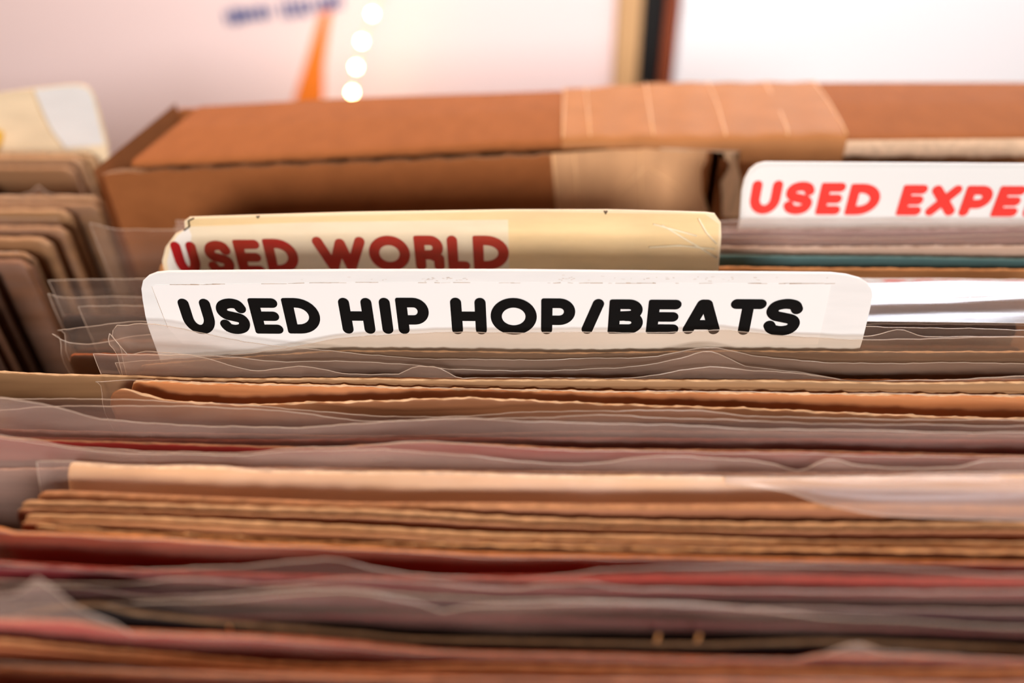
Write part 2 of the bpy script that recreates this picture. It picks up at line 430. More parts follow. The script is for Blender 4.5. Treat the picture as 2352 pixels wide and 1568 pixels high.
record('record in lilac plastic second in front of the bright red lettered card', [(1200, 566), (1660, 566), (2352, 564)], (205, 170, 150), (225, 200, 185), Y=.2645, left=(430, 600), w=.36, t=.003,
       bag=[[(211, 512), (272, 526), (391, 527), (900, 548), (1660, 542), (2000, 546), (2352, 536)]], bagleft=(211, 512), bagw=.385, film=FILM_CLEAR, group=G2)
record('teal green record sleeve seen beside the end of the dark red card', [(1654, 585), (2000, 589), (2352, 594)], (66, 98, 98), (96, 124, 122), Y=.2572, left=(420, 640), w=.36, t=.0035, fray=.00005, group=G2)
record('tan record sleeve directly in front of the teal one', [(1654, 612), (2000, 616), (2352, 619)], (205, 140, 88), (220, 160, 108), Y=.2500, left=(372, 640), w=.36, t=.0035, group=G2)

# ---- dark red card
WY = .2330
dv = divider('worn yellowed divider card lettered in dark red, USED WORLD', WY,
    [(378, 628), (372, 600), (380, 568), (402, 538), (424, 528), (423, 508), (434, 500), (560, 496), (800, 489), (1176, 483), (1400, 483), (1560, 487), (1620, 489), (1642, 492), (1656, 512), (1657, 545), (1650, 628)], PLASTIC_AGED)
patch('label', [(388, 628), (384, 600), (392, 566), (408, 540), (434, 520), (700, 510), (1167, 504), (1170, 628)], WY, LABEL_AGED, dv)
writing('USEDWORLD', [(397, 455), (471, 533), (541, 601), (609, 684), (722, 842), (848, 942), (953, 1021), (1028, 1079), (1087, 1169)], 585,
        [(400, 555), (650, 548), (900, 541), (1150, 541)], [(400, 634), (650, 629), (900, 622), (1150, 620)], .00188, WY - .0003, INK_RED, dv)
for pts in ([(424, 528), (436, 519), (434, 506), (446, 500)], [(590, 495), (593, 499), (596, 495)], [(1388, 483), (1391, 490), (1394, 483)]):
    bm = bmesh.new()
    tube(bm, [on_y(x, y, WY) + Vector((0, -.0004, 0)) for x, y in pts], .0003, 6)
    link('dirty_crack', bm, plain('dirt', (70, 48, 30)), dv)
tp = patch('adhesive_tape', [(433, 628), (440, 540), (428, 512), (437, 503), (1176, 486), (1620, 492), (1652, 515), (1648, 628)], WY - .00045, YTAPE, dv, .00008)
bm = bmesh.new()
for pts in ([(1520, 515), (1570, 545), (1615, 572), (1645, 590)], [(1604, 500), (1622, 532), (1645, 558)], [(1490, 566), (1560, 562), (1640, 570)], [(1500, 513), (1545, 525), (1600, 540)]):
    tube(bm, [on_y(x, y, WY) + Vector((0, -.00055, 0)) for x, y in pts], .00028, 6)
link('tape_crease', bm, plain('tape_crease', (250, 236, 205), rough=.25), tp)

PLANE['a'] = WY - .0005
G3 = 'records between the dark red card and the black lettered card'
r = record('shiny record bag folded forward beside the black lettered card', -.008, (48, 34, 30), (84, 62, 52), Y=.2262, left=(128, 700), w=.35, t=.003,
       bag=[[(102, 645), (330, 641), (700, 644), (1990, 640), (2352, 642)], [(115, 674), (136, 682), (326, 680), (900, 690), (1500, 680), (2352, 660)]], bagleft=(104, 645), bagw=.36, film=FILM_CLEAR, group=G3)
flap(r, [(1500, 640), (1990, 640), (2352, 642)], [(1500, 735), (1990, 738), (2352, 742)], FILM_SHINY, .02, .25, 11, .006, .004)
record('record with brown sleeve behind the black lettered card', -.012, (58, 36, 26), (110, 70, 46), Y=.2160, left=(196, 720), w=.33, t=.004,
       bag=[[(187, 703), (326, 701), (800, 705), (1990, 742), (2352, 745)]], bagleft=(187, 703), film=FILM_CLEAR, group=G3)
record('crumpled clear bag with an orange sleeve peeping out left of the black lettered card', -.006, (104, 58, 34), (190, 104, 56), Y=.1990, left=(150, 800), w=.34, t=.003,
       bag=[[(119, 761), (170, 754), (337, 740), (900, 750), (1991, 751), (2079, 753), (2352, 759)], [(121, 768), (150, 785), (200, 788), (337, 768), (1500, 770), (1991, 770), (2060, 756), (2130, 772), (2352, 772)]],
       bagleft=(119, 761), bagw=.36, corner=(.006, .002, .0015, .001), film=FILM_CLEAR, group=G3)

# ---- black lettered card, in focus
HY = .1900
dv = divider('white divider card lettered in black, USED HIP HOP/BEATS', HY,
    [(340, 752), (333, 725), (327, 690), (324, 664), (328, 645), (340, 634), (358, 627), (385, 624), (800, 621), (1176, 621), (1550, 625), (1800, 627), (1909, 628), (1945, 632), (1975, 640), (1993, 650), (2003, 665), (2005, 680), (1999, 710), (1982, 780)], PLASTIC)
patch('label', [(386, 752), (349, 657), (358, 654), (800, 648), (1176, 648), (1550, 650), (1909, 651), (1878, 790), (1176, 805), (420, 790)], HY, LABEL, dv)
bm = bmesh.new(); rnd = random.Random(3)
for i in range(46):
    x = rnd.uniform(370, 1900); L = rnd.uniform(6, 45); yy = 654 - 6 * min(1, (x - 350) / 450) + (x - 800) / 1100 * 2.5 * (x > 800)
    tube(bm, [on_y(x, yy + rnd.uniform(-.6, .6), HY) + Vector((0, -.00012, 0)), on_y(x + L, yy + rnd.uniform(-.6, .6), HY) + Vector((0, -.00012, 0))], rnd.uniform(.00003, .00009), 5)
for i in range(60):
    x = rnd.choice([rnd.gauss(1010, 40), rnd.gauss(1310, 30), rnd.gauss(1600, 120), rnd.uniform(600, 1950)]); y = rnd.gauss(640, 3)
    p = on_y(x, y, HY) + Vector((0, -.00003, 0)); q = on_y(x + rnd.uniform(2, 9), y + rnd.uniform(-1.5, 1.5), HY) + Vector((0, -.00003, 0))
    tube(bm, [p, q], rnd.uniform(.00002, .00006), 5)
tube(bm, [on_y(x, y, HY) + Vector((0, -.0001, 0)) for x, y in ((349, 657), (365, 700), (386, 752))], .00005, 5)
link('grime_line', bm, GRIME, dv)
writing('USEDHIPHOP/BEATS', [(418, 491), (500, 571), (578, 644), (654, 735), (782, 858), (866, 908), (912, 986), (1036, 1117), (1127, 1233), (1243, 1321), (1337, 1386), (1398, 1478), (1487, 1562), (1572, 1658), (1674, 1755), (1757, 1842)], 727,
        [(420, 686), (800, 684), (1176, 684), (1500, 688), (1850, 686)], [(420, 767), (800, 766), (1176, 768), (1500, 766), (1850, 771)], (.00172), HY - .0003, INK, dv)
PLANE['a'] = HY - .0004

# ---- records in front of the black lettered card
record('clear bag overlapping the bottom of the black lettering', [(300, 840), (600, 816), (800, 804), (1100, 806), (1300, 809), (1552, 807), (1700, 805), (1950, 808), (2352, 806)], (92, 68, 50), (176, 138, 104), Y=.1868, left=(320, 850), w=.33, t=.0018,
       bag=[[(300, 830), (560, 812), (640, 800), (776, 777), (900, 768), (1048, 762), (1300, 762), (1552, 762), (1664, 756), (1720, 762), (1844, 773), (1984, 778), (2100, 777), (2352, 771)]], film=FILM_SHADED)
record('bag with a crumpled corner lapping over the U of the black lettering', -.012, (140, 108, 82), (170, 140, 110), Y=.1835, left=(290, 850), w=.325, t=.0018, bagleft=(247, 772),
       bag=[[(247, 768), (262, 753), (280, 751), (330, 745), (380, 748), (435, 759), (578, 788), (700, 802), (800, 811), (980, 825), (1184, 827), (1400, 824), (1500, 819), (1590, 803), (1627, 798), (1742, 820), (1850, 830), (1936, 834), (2352, 835)],
            [(247, 776), (270, 800), (286, 816), (340, 806), (476, 815), (680, 829), (776, 828), (946, 837), (1028, 844), (1218, 851), (1422, 842), (1500, 833), (1576, 817), (1627, 806), (1719, 841), (1834, 853), (1977, 872), (2352, 868)]],
       corner=(.004, .0014, .0012, .0008), film=FILM_HAZY)
record('record whose brown edge shows as a thin dark line under wavy plastic', [(286, 868), (600, 868), (1176, 869), (1760, 871), (2352, 872)], (176, 112, 66), (150, 88, 48), Y=.1800, left=(286, 868), t=.0018,
       bag=[[(275, 812), (340, 812), (425, 814), (595, 849), (697, 840), (800, 857), (905, 859), (960, 840), (994, 839), (1065, 866), (1400, 868), (1651, 842), (1719, 848), (1834, 856), (1977, 874), (2352, 862)]], film=FILM_HAZY)
record('grey-tan record sleeve poking out furthest to the left', [(0, 853), (136, 859), (272, 862), (442, 868), (800, 868), (1048, 871), (1576, 873), (1756, 874), (2028, 878), (2352, 876)], (156, 118, 82), (206, 168, 128), t=.0026, right=(2700, 880), left=(-90, 852), fray=.00012)
record('orange-tan record sleeve with a long white frayed edge', [(224, 874), (323, 873), (510, 880), (800, 886), (1048, 892), (1286, 896), (1576, 899), (1892, 903), (2352, 909)], (214, 138, 80), (232, 192, 150), t=.0024, left=(300, 880), fray=.0002, lean=.18,
       bag=[[(224, 873), (323, 872), (510, 879), (800, 885), (1286, 895), (1892, 901), (2352, 907)]], bagleft=(226, 874), corner=(.004, .001, .001, .0006), film=FILM_CLEAR)
record('brown record sleeve with a ragged pale edge running down to the right', [(248, 912), (279, 893), (340, 908), (391, 919), (578, 928), (680, 924), (800, 921), (888, 918), (1065, 913), (1201, 919), (1388, 927), (1576, 934), (1756, 939), (1994, 949), (2232, 958), (2352, 960)],
       (150, 98, 64), (222, 184, 146), t=.0022, left=(248, 915), fray=.00022)
record('brown sleeve in a mauve plastic bag that bows down in the middle', [(0, 985), (800, 1000), (1576, 990), (2352, 1000)], (104, 64, 48), (120, 80, 62), Y=.1600, z=0, left=(-60, 985), t=.0028, lean=.2,
       bag=[[(-60, 914), (0, 915), (245, 919), (442, 925), (800, 951), (912, 958), (1065, 956), (1218, 949), (1422, 944), (1586, 943), (1722, 956), (1858, 961), (2164, 966), (2352, 966)],
            [(-60, 941), (0, 939), (102, 932), (400, 931), (700, 947), (860, 966), (1000, 962), (1218, 958), (1422, 952), (1586, 960), (1722, 964), (1900, 972), (2352, 976)]], film=FILM)
record('dark red sleeve under a hazy bag whose edge dips low on the left', [(0, 1004), (400, 1010), (800, 1008), (1176, 1004), (1700, 1008), (2352, 1012)], (92, 34, 26), (110, 54, 40), Y=.1552, left=(-80, 1000), t=.003,
       bag=[[(-80, 908), (0, 912), (34, 917), (136, 934), (238, 959), (340, 970), (476, 978), (646, 979), (800, 973), (980, 962), (1065, 958), (1218, 965), (1422, 973), (1576, 975), (1800, 985), (2352, 992)]], film=FILM_MILKY)
record('red record sleeve with a thin tan top edge', [(0, 1002), (92, 1010), (153, 1012), (442, 1019), (748, 1026), (837, 1021), (980, 1016), (1150, 1021), (1354, 1031), (1576, 1034), (1875, 1035), (2062, 1039), (2352, 1046)], (138, 34, 28), (150, 102, 74), left=(-100, 1000), t=.0022)
r = record('record in a milky bag with the red sleeve showing above it', [(0, 1075), (500, 1072), (1176, 1082), (1700, 1085), (2352, 1088)], (150, 118, 106), (176, 140, 122), Y=.1440, left=(-110, 1060), t=.003, lean=.03,
       bag=[[(-110, 985), (0, 1000), (95, 1014), (146, 1024), (238, 1031), (374, 1039), (544, 1041), (646, 1034), (800, 1026), (990, 1016), (1150, 1026), (1354, 1036), (1576, 1040), (2352, 1052)],
            [(-110, 990), (0, 1004), (95, 1018), (146, 1026), (238, 1033), (374, 1041), (544, 1043), (646, 1036), (837, 1030), (997, 1038), (1082, 1043), (1184, 1058), (1286, 1064), (1371, 1063), (1473, 1048), (1560, 1044), (1654, 1051), (1756, 1060), (1841, 1080), (1880, 1062), (1909, 1053), (1960, 1065), (2062, 1072), (2198, 1070), (2266, 1056), (2352, 1052)]], film=FILM_MILKY)
r = record('peach record sleeve with a wide pale face and faint grey print', [(150, 1060), (296, 1070), (510, 1070), (578, 1077), (800, 1082), (1014, 1084), (1286, 1092), (1576, 1095), (1824, 1097), (2352, 1092)], (232, 186, 138), (236, 200, 162), left=(150, 1060), t=.004, fray=.00006, lean=.45,
       bag=[[(120, 1056), (300, 1066), (510, 1068), (578, 1075), (800, 1080), (1286, 1090), (1824, 1092), (2352, 1080)]], film=FILM_MILKY)
bm = bmesh.new(); rnd = random.Random(5); py = PLANE['a'] - .0016
for i in range(26):                       # faint worn print, too blurred to read
    q = on_y(430 + i * 15, 1098 + i * .8, PLANE['a']); h2 = rnd.uniform(.0004, .0009)
    dtop = 1082 - 1090
    z0 = q.z - .0026; yq_ = py - .55 * .0034
    bx(bm, (q.x, yq_ - .0006, z0 - .0007), (q.x + h2, yq_ + .0004, z0 + .0007))
link('worn_print', bm, plain('worn_grey_print', (196, 156, 120), rough=.7), r)
flap(r, [(1650, 1104), (1860, 1097), (2352, 1090)], [(1650, 1108), (1800, 1128), (1900, 1160), (2050, 1184), (2352, 1196)], FILM_SOFT, on_z(1660, 1104, TOPZ).x, .19, 23, .0015, .001, amp=.0005)
record('brown sleeve with a rounded left corner just in front of the peach one', [(82, 1140), (90, 1133), (153, 1132), (340, 1138), (800, 1155), (1048, 1158), (1576, 1163), (1926, 1160), (2352, 1165)], (158, 102, 70), (176, 124, 86), left=(80, 1140), t=.0038, fray=.00004, thick=True)
record('dull tan open-mouthed sleeve second in front of the peach one', [(37, 1157), (102, 1157), (340, 1163), (800, 1177), (1200, 1196), (1576, 1206), (2062, 1208), (2352, 1210)], (146, 90, 62), (186, 138, 96), left=(37, 1160), t=.0036, mouth=.0022, thick=True)
record('tan sleeve with a curled left end', [(44, 1188), (102, 1190), (340, 1195), (800, 1214), (1184, 1232), (1576, 1241), (1858, 1250), (2352, 1253)], (172, 114, 76), (190, 142, 98), left=(44, 1190), t=.0032, mouth=.0016, fray=.00008, thick=True)
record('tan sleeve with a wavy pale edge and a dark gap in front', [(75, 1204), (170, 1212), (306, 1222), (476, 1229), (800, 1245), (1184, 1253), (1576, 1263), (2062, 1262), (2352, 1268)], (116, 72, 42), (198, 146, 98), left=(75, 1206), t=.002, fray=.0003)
record('orange-edged sleeve under reddish plastic', [(0, 1214), (34, 1224), (289, 1231), (442, 1241), (800, 1256), (1184, 1270), (1576, 1279), (2062, 1289), (2352, 1292)], (140, 64, 42), (206, 130, 76), left=(-40, 1214), t=.0026, fray=.00006,
       bag=[[(-60, 1216), (289, 1233), (800, 1260), (1184, 1276), (1576, 1284), (2352, 1296)]], film=FILM)
record('reddish sleeve whose bag edge sags in a long curve', [(0, 1290), (400, 1312), (800, 1322), (1576, 1322), (2352, 1330)], (168, 44, 34), (150, 60, 46), Y=.1068, left=(-80, 1290), t=.0026,
       bag=[[(-100, 1276), (0, 1288), (200, 1306), (500, 1300), (776, 1283), (844, 1297), (946, 1314), (1150, 1328), (1252, 1324), (1422, 1304), (1576, 1297), (2000, 1300), (2352, 1318)]], film=FILM)
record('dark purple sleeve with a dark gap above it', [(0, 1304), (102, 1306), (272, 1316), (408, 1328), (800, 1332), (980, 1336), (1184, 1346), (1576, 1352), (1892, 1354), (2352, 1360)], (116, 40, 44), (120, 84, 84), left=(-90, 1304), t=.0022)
record('purple sleeve in a bag with rippled edges', [(0, 1360), (400, 1362), (800, 1378), (1184, 1388), (1576, 1392), (2352, 1404)], (70, 42, 50), (84, 58, 64), Y=.1005, left=(-80, 1360), t=.0024,
       bag=[[(-60, 1330), (126, 1338), (272, 1342), (408, 1332), (600, 1342), (800, 1334), (980, 1338), (1184, 1357), (1235, 1348), (1354, 1341), (1422, 1352), (1576, 1356), (2352, 1362)],
            [(-60, 1350), (180, 1346), (340, 1370), (510, 1360), (714, 1348), (800, 1350), (946, 1365), (1082, 1370), (1286, 1376), (1576, 1384), (1892, 1396), (2352, 1400)]], film=FILM)
record('crimson and black sleeve under hazy plastic with a notch in its edge', [(0, 1425), (500, 1418), (800, 1414), (1576, 1430), (2352, 1452)], (74, 22, 26), (84, 30, 34), Y=.0965, left=(-60, 1420), t=.0026,
       bag=[[(-60, 1392), (248, 1386), (476, 1374), (578, 1368), (646, 1362), (800, 1356), (912, 1374), (980, 1390), (1021, 1404), (1058, 1394), (1150, 1384), (1300, 1380), (1576, 1388), (1892, 1411), (2062, 1421), (2232, 1435), (2352, 1438)]], film=FILM)
r = record('black sleeve with a dull olive top edge', [(0, 1420), (221, 1390), (306, 1408), (544, 1432), (800, 1452), (980, 1467), (1576, 1476), (1926, 1472), (2352, 1489)], (22, 19, 19), (112, 86, 62), left=(-60, 1400), t=.0026, fray=.00008)
FL = plain('paper_fleck', (190, 136, 84), rough=.8)
for px, py in ((527, 1447), (1510, 1466), (1603, 1466)):          # scraps of paper caught on the edge
    q = on_y(px, py, PLANE['a'] - .0009); bm = bmesh.new()
    prism(bm, [q + Vector(v) for v in ((-.0004, 0, -.0012), (.0003, 0, -.0011), (.0005, 0, .0012), (-.0001, 0, .0014))], .0002)
    link('paper_scrap', bm, FL, r, smooth=False)
record('red and tan sleeve in a bag with a torn peak at its left', [(0, 1425), (150, 1428), (296, 1449), (544, 1459), (800, 1476), (1048, 1496), (1576, 1508), (1824, 1513), (1892, 1503), (2352, 1516)], (172, 40, 32), (176, 108, 78), left=(-70, 1430), t=.0024,
       bag=[[(-70, 1370), (30, 1362), (61, 1347), (99, 1318), (119, 1340), (153, 1374), (200, 1400), (238, 1415), (272, 1428), (300, 1452), (544, 1462), (800, 1480), (1048, 1499), (1576, 1512), (1824, 1512), (1892, 1500), (1945, 1480), (1975, 1478), (2028, 1493), (2352, 1512)]], film=FILM_MILKY)
record('brown sleeve with a lighter tan line along its top, near the bottom', [(0, 1472), (306, 1503), (800, 1537), (1184, 1534), (1576, 1540), (2352, 1545)], (168, 92, 60), (200, 138, 92), left=(-60, 1472), t=.0034, mouth=.003)
record('reddish brown sleeve, second from the front', [(0, 1530), (600, 1552), (1176, 1562), (2352, 1574)], (160, 82, 58), (188, 122, 84), left=(-60, 1530), t=.003,
       bag=[[(-40, 1520), (300, 1536), (800, 1556), (1576, 1560), (2352, 1566)]], film=FILM)
record('reddish brown sleeve nearest the front of the bin', [(0, 1590), (1176, 1600), (2352, 1606)], (160, 82, 58), (188, 122, 84), left=(-60, 1590), t=.003)
FRONT = PLANE['a']
# ---------------------------------------------------------------- cardboard box behind the records
BZ = TOPZ + .020; TABLE = BINZ - .014
KTAPE = plain('packing_tape', (172, 114, 68), rough=.6, spec=.12, var=.08, scale=(60, 60, 60), bump=.1)
CREASE = plain('pale_tape_crease', (232, 184, 134), rough=.3)
box = empty('cardboard_box', tuple(on_z(1265, 300, BZ))); tag(box, 'brown corrugated cardboard box with a taped lid standing behind the records', 'cardboard box')
box.location.z = TABLE
def zc(pts, z): return [on_z(x, y, z) for x, y in pts]
front_top = [(298, 372), (600, 357), (900, 341), (1265, 323), (1450, 321), (1640, 321), (1800, 318), (1945, 316), (2352, 312), (2700, 309)]
lip_drop = [.0022, .0026, .003, .0036, .0036, .005, .0068, .0082, .0092, .0095]
back_edge = [(405, 240), (850, 217), (1290, 204), (1440, 195), (1550, 189), (1870, 188), (2352, 187), (2700, 186)]
bm = bmesh.new()
A = zc(front_top, BZ); B = zc(back_edge, BZ + .001)
fx = interp([(p.x, p.y) for p in A]); bx_ = interp([(p.x, p.y) for p in B]); dx = interp([(p.x, d) for p, d in zip(A, lip_drop)])
N = 140; x0, x1 = A[0].x, A[-1].x; ragged = noise1(4, [(.0003, .02), (.0002, .006), (.00012, .0025)])
mid = zc([(298, 345)], BZ)[0]; sideb = B[0]
rows = []
for i in range(N + 1):
    x = x0 + (x1 - x0) * i / N
    yb = bx_(x)
    if x < sideb.x: yb = mid.y + (sideb.y - mid.y) * (x - x0) / (sideb.x - x0)      # slanted end of the lid
    yf = fx(x); d = dx(x)
    sag = .0006 * math.sin(9 * x)
    prof = [(yb, BZ - .004), (yb, BZ + sag), (yf + (yb - yf) * .5, BZ + .0006 + sag), (yf + .0045, BZ), (yf + .0016, BZ - .0004), (yf + .0003, BZ - .0014), (yf, BZ - d * .6 - .0005), (yf, BZ - d - .0006 + ragged(x)), (yf + .004, BZ - d - .0006 + ragged(x)), (yf + .0045, BZ - .004)]
    rows.append([bm.verts.new((x, y, z)) for y, z in prof])
for i in range(N):
    for k in range(10):
        k2 = (k + 1) % 10
        f = bm.faces.new((rows[i][k], rows[i + 1][k], rows[i + 1][k2], rows[i][k2])); f.material_index = 1 if k in (5, 6, 7) and i > 70 else 0
bm.faces.new(rows[0][::-1]); bm.faces.new(rows[-1])
bmesh.ops.recalc_face_normals(bm, faces=bm.faces[:])
link('top_flap', bm, [KRAFT, KRAFT_PALE], box)
def corrugated(name, p, q, thick, z1, pitch=.0075, ragl=0, ragr=0):
    """upright board with open flutes along its top edge: two liners and a wavy sheet between"""
    bm = bmesh.new(); d = (q - p); L = math.hypot(d.x, d.y); ux, uy = d.x / L, d.y / L; nx_, ny_ = -uy, ux
    n = int(L / .0012); rg = noise1(int(L * 9999), [(.00035, .019), (.0002, .007), (.00015, .003)]); rl = noise1(8, [(1, .02), (.6, .007)])
    def P(t, o, z): return bm.verts.new((p.x + ux * t + nx_ * o, p.y + uy * t + ny_ * o, z))
    for o0, o1, up in ((0, .0005, 0), (thick - .0005, thick, -.0006)):
        prev = None
        for i in range(n + 1):
            t = L * i / n; z = z1 + up + rg(t + o0 * 90)
            if i in (0, n): pass
            cur = [P(t, o0, TABLE), P(t, o0, z), P(t, o1, z), P(t, o1, TABLE)]
            if prev:
                for k in range(3): bm.faces.new((prev[k], cur[k], cur[k + 1], prev[k + 1])).material_index = 1 if k == 1 else 0
            else: bm.faces.new(cur)
            prev = cur
        bm.faces.new(prev[::-1])
    prev = None
    for i in range(n * 2 + 1):
        t = L * i / (n * 2); o = thick / 2 + (thick / 2 - .0006) * math.tanh(2.2 * math.sin(2 * math.pi * t / pitch)); z = z1 - .0011 + rg(t * 1.3) * .8
        cur = [P(t, o, z), P(t, o, z - .05)]
        if prev: bm.faces.new((prev[0], cur[0], cur[1], prev[1])).material_index = 0
        prev = cur
    bmesh.ops.recalc_face_normals(bm, faces=bm.faces[:])
    return link(name, bm, [KRAFT, KRAFT_PALE], box, smooth=False)
fl, fr_ = on_z(215, 392, BZ - .0052), on_z(1636, 341, BZ - .0064)
corrugated('front_panel', fl, fr_, .0042, BZ - .0064)
gl_, gr_ = on_z(1658, 352, BZ - .0096), on_z(2700, 384, BZ - .0105)
corrugated('front_panel', gl_ + Vector((0, .0015, 0)), gr_ + Vector((0, .0015, 0)), .0045, BZ - .0126, pitch=.0085)
# the torn strip standing at the gap
bm = bmesh.new(); pts = [(1662, 348), (1690, 346), (1696, 352), (1694, 380), (1702, 410), (1706, 500), (1660, 500), (1658, 440), (1655, 420), (1672, 392), (1676, 375), (1666, 366)]
yq = gl_.y - .0012
prism(bm, [on_y(x, y, yq) for x, y in pts], .001); link('torn_strip', bm, plain('torn_cardboard', (230, 190, 148), rough=.85, var=.2, scale=(600, 60, 60)), box, smooth=False)
# sides and back of the box
sl, sb = on_z(215, 391, BZ - .0032), on_z(405, 241, BZ)
bm = bmesh.new()
prism(bm, [Vector((sl.x, sl.y, TABLE)), Vector((sl.x, sl.y, BZ - .003)), Vector((sb.x, sb.y, BZ + .001)), Vector((sb.x, sb.y, TABLE))], .0001)
for v in bm.verts: pass
link('side_panel', bm, KRAFT, box, smooth=False)
bm = bmesh.new(); e = B[-1]
prism(bm, [Vector((sb.x, sb.y, TABLE)), Vector((sb.x, sb.y, BZ - .003)), Vector((e.x, e.y, BZ - .003)), Vector((e.x, e.y, TABLE))], .004)
link('back_panel', bm, KRAFT, box, smooth=False)
# tape over the lid, folded down over the lip
bm = bmesh.new(); M = 60
lt = [(1293, 205), (1291, 260), (1290, 323)]; rt = [(1866, 189), (1905, 245), (1932, 288), (1945, 316)]
Lc = interp([(on_z(x, y, BZ).y, on_z(x, y, BZ).x) for x, y in lt]); Rc = interp([(on_z(x, y, BZ).y, on_z(x, y, BZ).x) for x, y in rt])
rows = []
for i in range(M + 1):
    u = i / M; row = []
    for k in range(13):
        t = k / 12
        xg = .5 * (Lc(.36) + Rc(.36)); ya = fx(Lc(.30) + (Rc(.30) - Lc(.30)) * u); yb = bx_(Lc(.39) + (Rc(.39) - Lc(.39)) * u)
        y = ya + .0012 + (yb - ya - .0016) * (1 - t)
        x = Lc(y) + (Rc(y) - Lc(y)) * u
        z = BZ + .0006 * math.sin(9 * x) * (4 * t * (1 - t)) + .0011 + .00025 * math.sin(u * 40 + t * 3)
        row.append(bm.verts.new((x, y, z)))
    x = row[-1].co.x; d = dx(x); yy = fx(x) - .0007
    row.append(bm.verts.new((x, yy, BZ - .0012))); row.append(bm.verts.new((x, yy - .0002, BZ - d * .9)))
    if u > .62: row.append(bm.verts.new((x, yy + .0004, BZ - d - .0025))); row.append(bm.verts.new((x, yy, BZ - d - .005)))
    rows.append(row)
for r0, r1 in zip(rows, rows[1:]):
    for k in range(min(len(r0), len(r1)) - 1): bm.faces.new((r0[k], r1[k], r1[k + 1], r0[k + 1]))
tp = link('packing_tape', bm, KTAPE, box)
bm = bmesh.new()
for pts in ([(1296, 206), (1294, 260), (1292, 322)], [(1345, 204), (1355, 318)], [(1482, 196), (1492, 260), (1500, 316)], [(1624, 192), (1648, 250), (1662, 300), (1666, 318)], [(1756, 192), (1790, 262), (1806, 300), (1808, 316)], [(1868, 191), (1906, 246), (1930, 287), (1943, 314)]):
    tube(bm, [on_z(x, y, BZ) + Vector((0, 0, .0014)) for x, y in pts], .0004, 6)
link('tape_crease', bm, CREASE, tp)
# tape down the front
nrm = Vector((fr_.y - fl.y, -(fr_.x - fl.x), 0)).normalized()
def onfront(px, py, off=.0006):
    b_ = (fr_.y - fl.y) / (fr_.x - fl.x); return on_y(px, py, fl.y - b_ * fl.x, b_) + nrm * off
bm = bmesh.new()
pts = [(1265, 351), (1300, 349), (1618, 326), (1624, 345), (1620, 372), (1610, 386), (1612, 440), (1622, 470), (1632, 500), (1280, 520)]
f1 = [bm.verts.new(onfront(x, y)) for x, y in pts]; f2 = [bm.verts.new(onfront(x, y, .0004)) for x, y in pts]
bm.faces.new(f1); bm.faces.new(f2[::-1])
for i in range(len(pts)): bm.faces.new((f1[i], f2[i], f2[(i + 1) % len(pts)], f1[(i + 1) % len(pts)]))
bmesh.ops.recalc_face_normals(bm, faces=bm.faces[:])
tp = link('packing_tape', bm, plain('pale_packing_tape', (204, 154, 110), rough=.5, spec=.2, var=.1, scale=(90, 60, 40)), box, smooth=False)
bm = bmesh.new()
for pts in ([(1269, 352), (1284, 500)], [(1318, 350), (1324, 420), (1331, 500)], [(1470, 340), (1472, 500)], [(1482, 382), (1420, 442)], [(1492, 386), (1562, 430)], [(1616, 372), (1607, 390), (1610, 440), (1622, 476)]):
    tube(bm, [onfront(x, y, .0007) for x, y in pts], .00035, 6)
link('tape_crease', bm, CREASE, tp)

# ---------------------------------------------------------------- the bin on the left
LG = 'records standing in the left bin'
LX = on_z(212, 345, TOPZ).x
ly = .3800
dv = divider('cream divider card with a strip of tape, at the back of the left bin', ly,
    [(-480, 248), (-60, 222), (0, 213), (75, 203), (150, 195), (182, 194), (203, 201), (217, 222), (230, 265), (242, 310), (247, 332), (248, 356)], PLASTIC_AGED)
patch('adhesive_tape', [(78, 206), (150, 198), (180, 197), (202, 204), (214, 224), (232, 300), (240, 332), (150, 340), (118, 300)], ly, PLASTIC, dv)
bm = bmesh.new(); tube(bm, [on_y(x, y, ly) + Vector((0, -.0006, 0)) for x, y in ((-12, 345), (-4, 322), (0, 300))], .0022, 8)
link('lettering', bm, plain('yellow_ink', (240, 186, 24), rough=.4), dv)
bm = bmesh.new(); tube(bm, [on_y(x, y, ly) + Vector((0, -.0002, 0)) for x, y in ((76, 205), (95, 255), (118, 300), (150, 342))], .0005, 6)
link('tape_edge', bm, plain('tape_shade', (206, 176, 130), rough=.5), dv)
DX = -.2068 - LX
lefts = [   # depth, height, right end, colour, label
 (.3735, -.001, .001, (176, 136, 96), 'tan record sleeve right in front of the cream taped card'),
 (.3660, .0005, -.001, (164, 124, 86), 'tan record sleeve second in front of the cream taped card'),
 (.3580, -.002, -.002, (140, 100, 68), 'brown record sleeve third in front of the cream taped card'),
 (.3440, -.006, -.040, (58, 50, 46), 'dark grey-printed record sleeve among the tan ones in the left bin'),
 (.3180, -.001, DX - .004, (150, 112, 78), 'tan record sleeve just in front of the dark gap in the left bin'),
 (.3100, -.001, DX, (136, 98, 64), 'brown record sleeve with a bag corner peaking up in the left bin'),
 (.3010, .0, DX - .009, (156, 116, 80), 'pale tan record sleeve stepped back from the edge of the left bin'),
 (.2880, -.002, DX - .004, (140, 100, 66), 'brown record sleeve where the left bin row leaves the picture'),
]
rl = random.Random(12)
yy = .276
while yy > .15:
    lefts.append((yy, rl.uniform(-.004, .002), DX + rl.uniform(-.014, 0), rl.choice([(132, 92, 62), (112, 72, 46), (146, 106, 72), (90, 60, 42)]), 'brown record sleeve in the left bin with only its dark right edge in view'))
    yy -= rl.uniform(.008, .013)
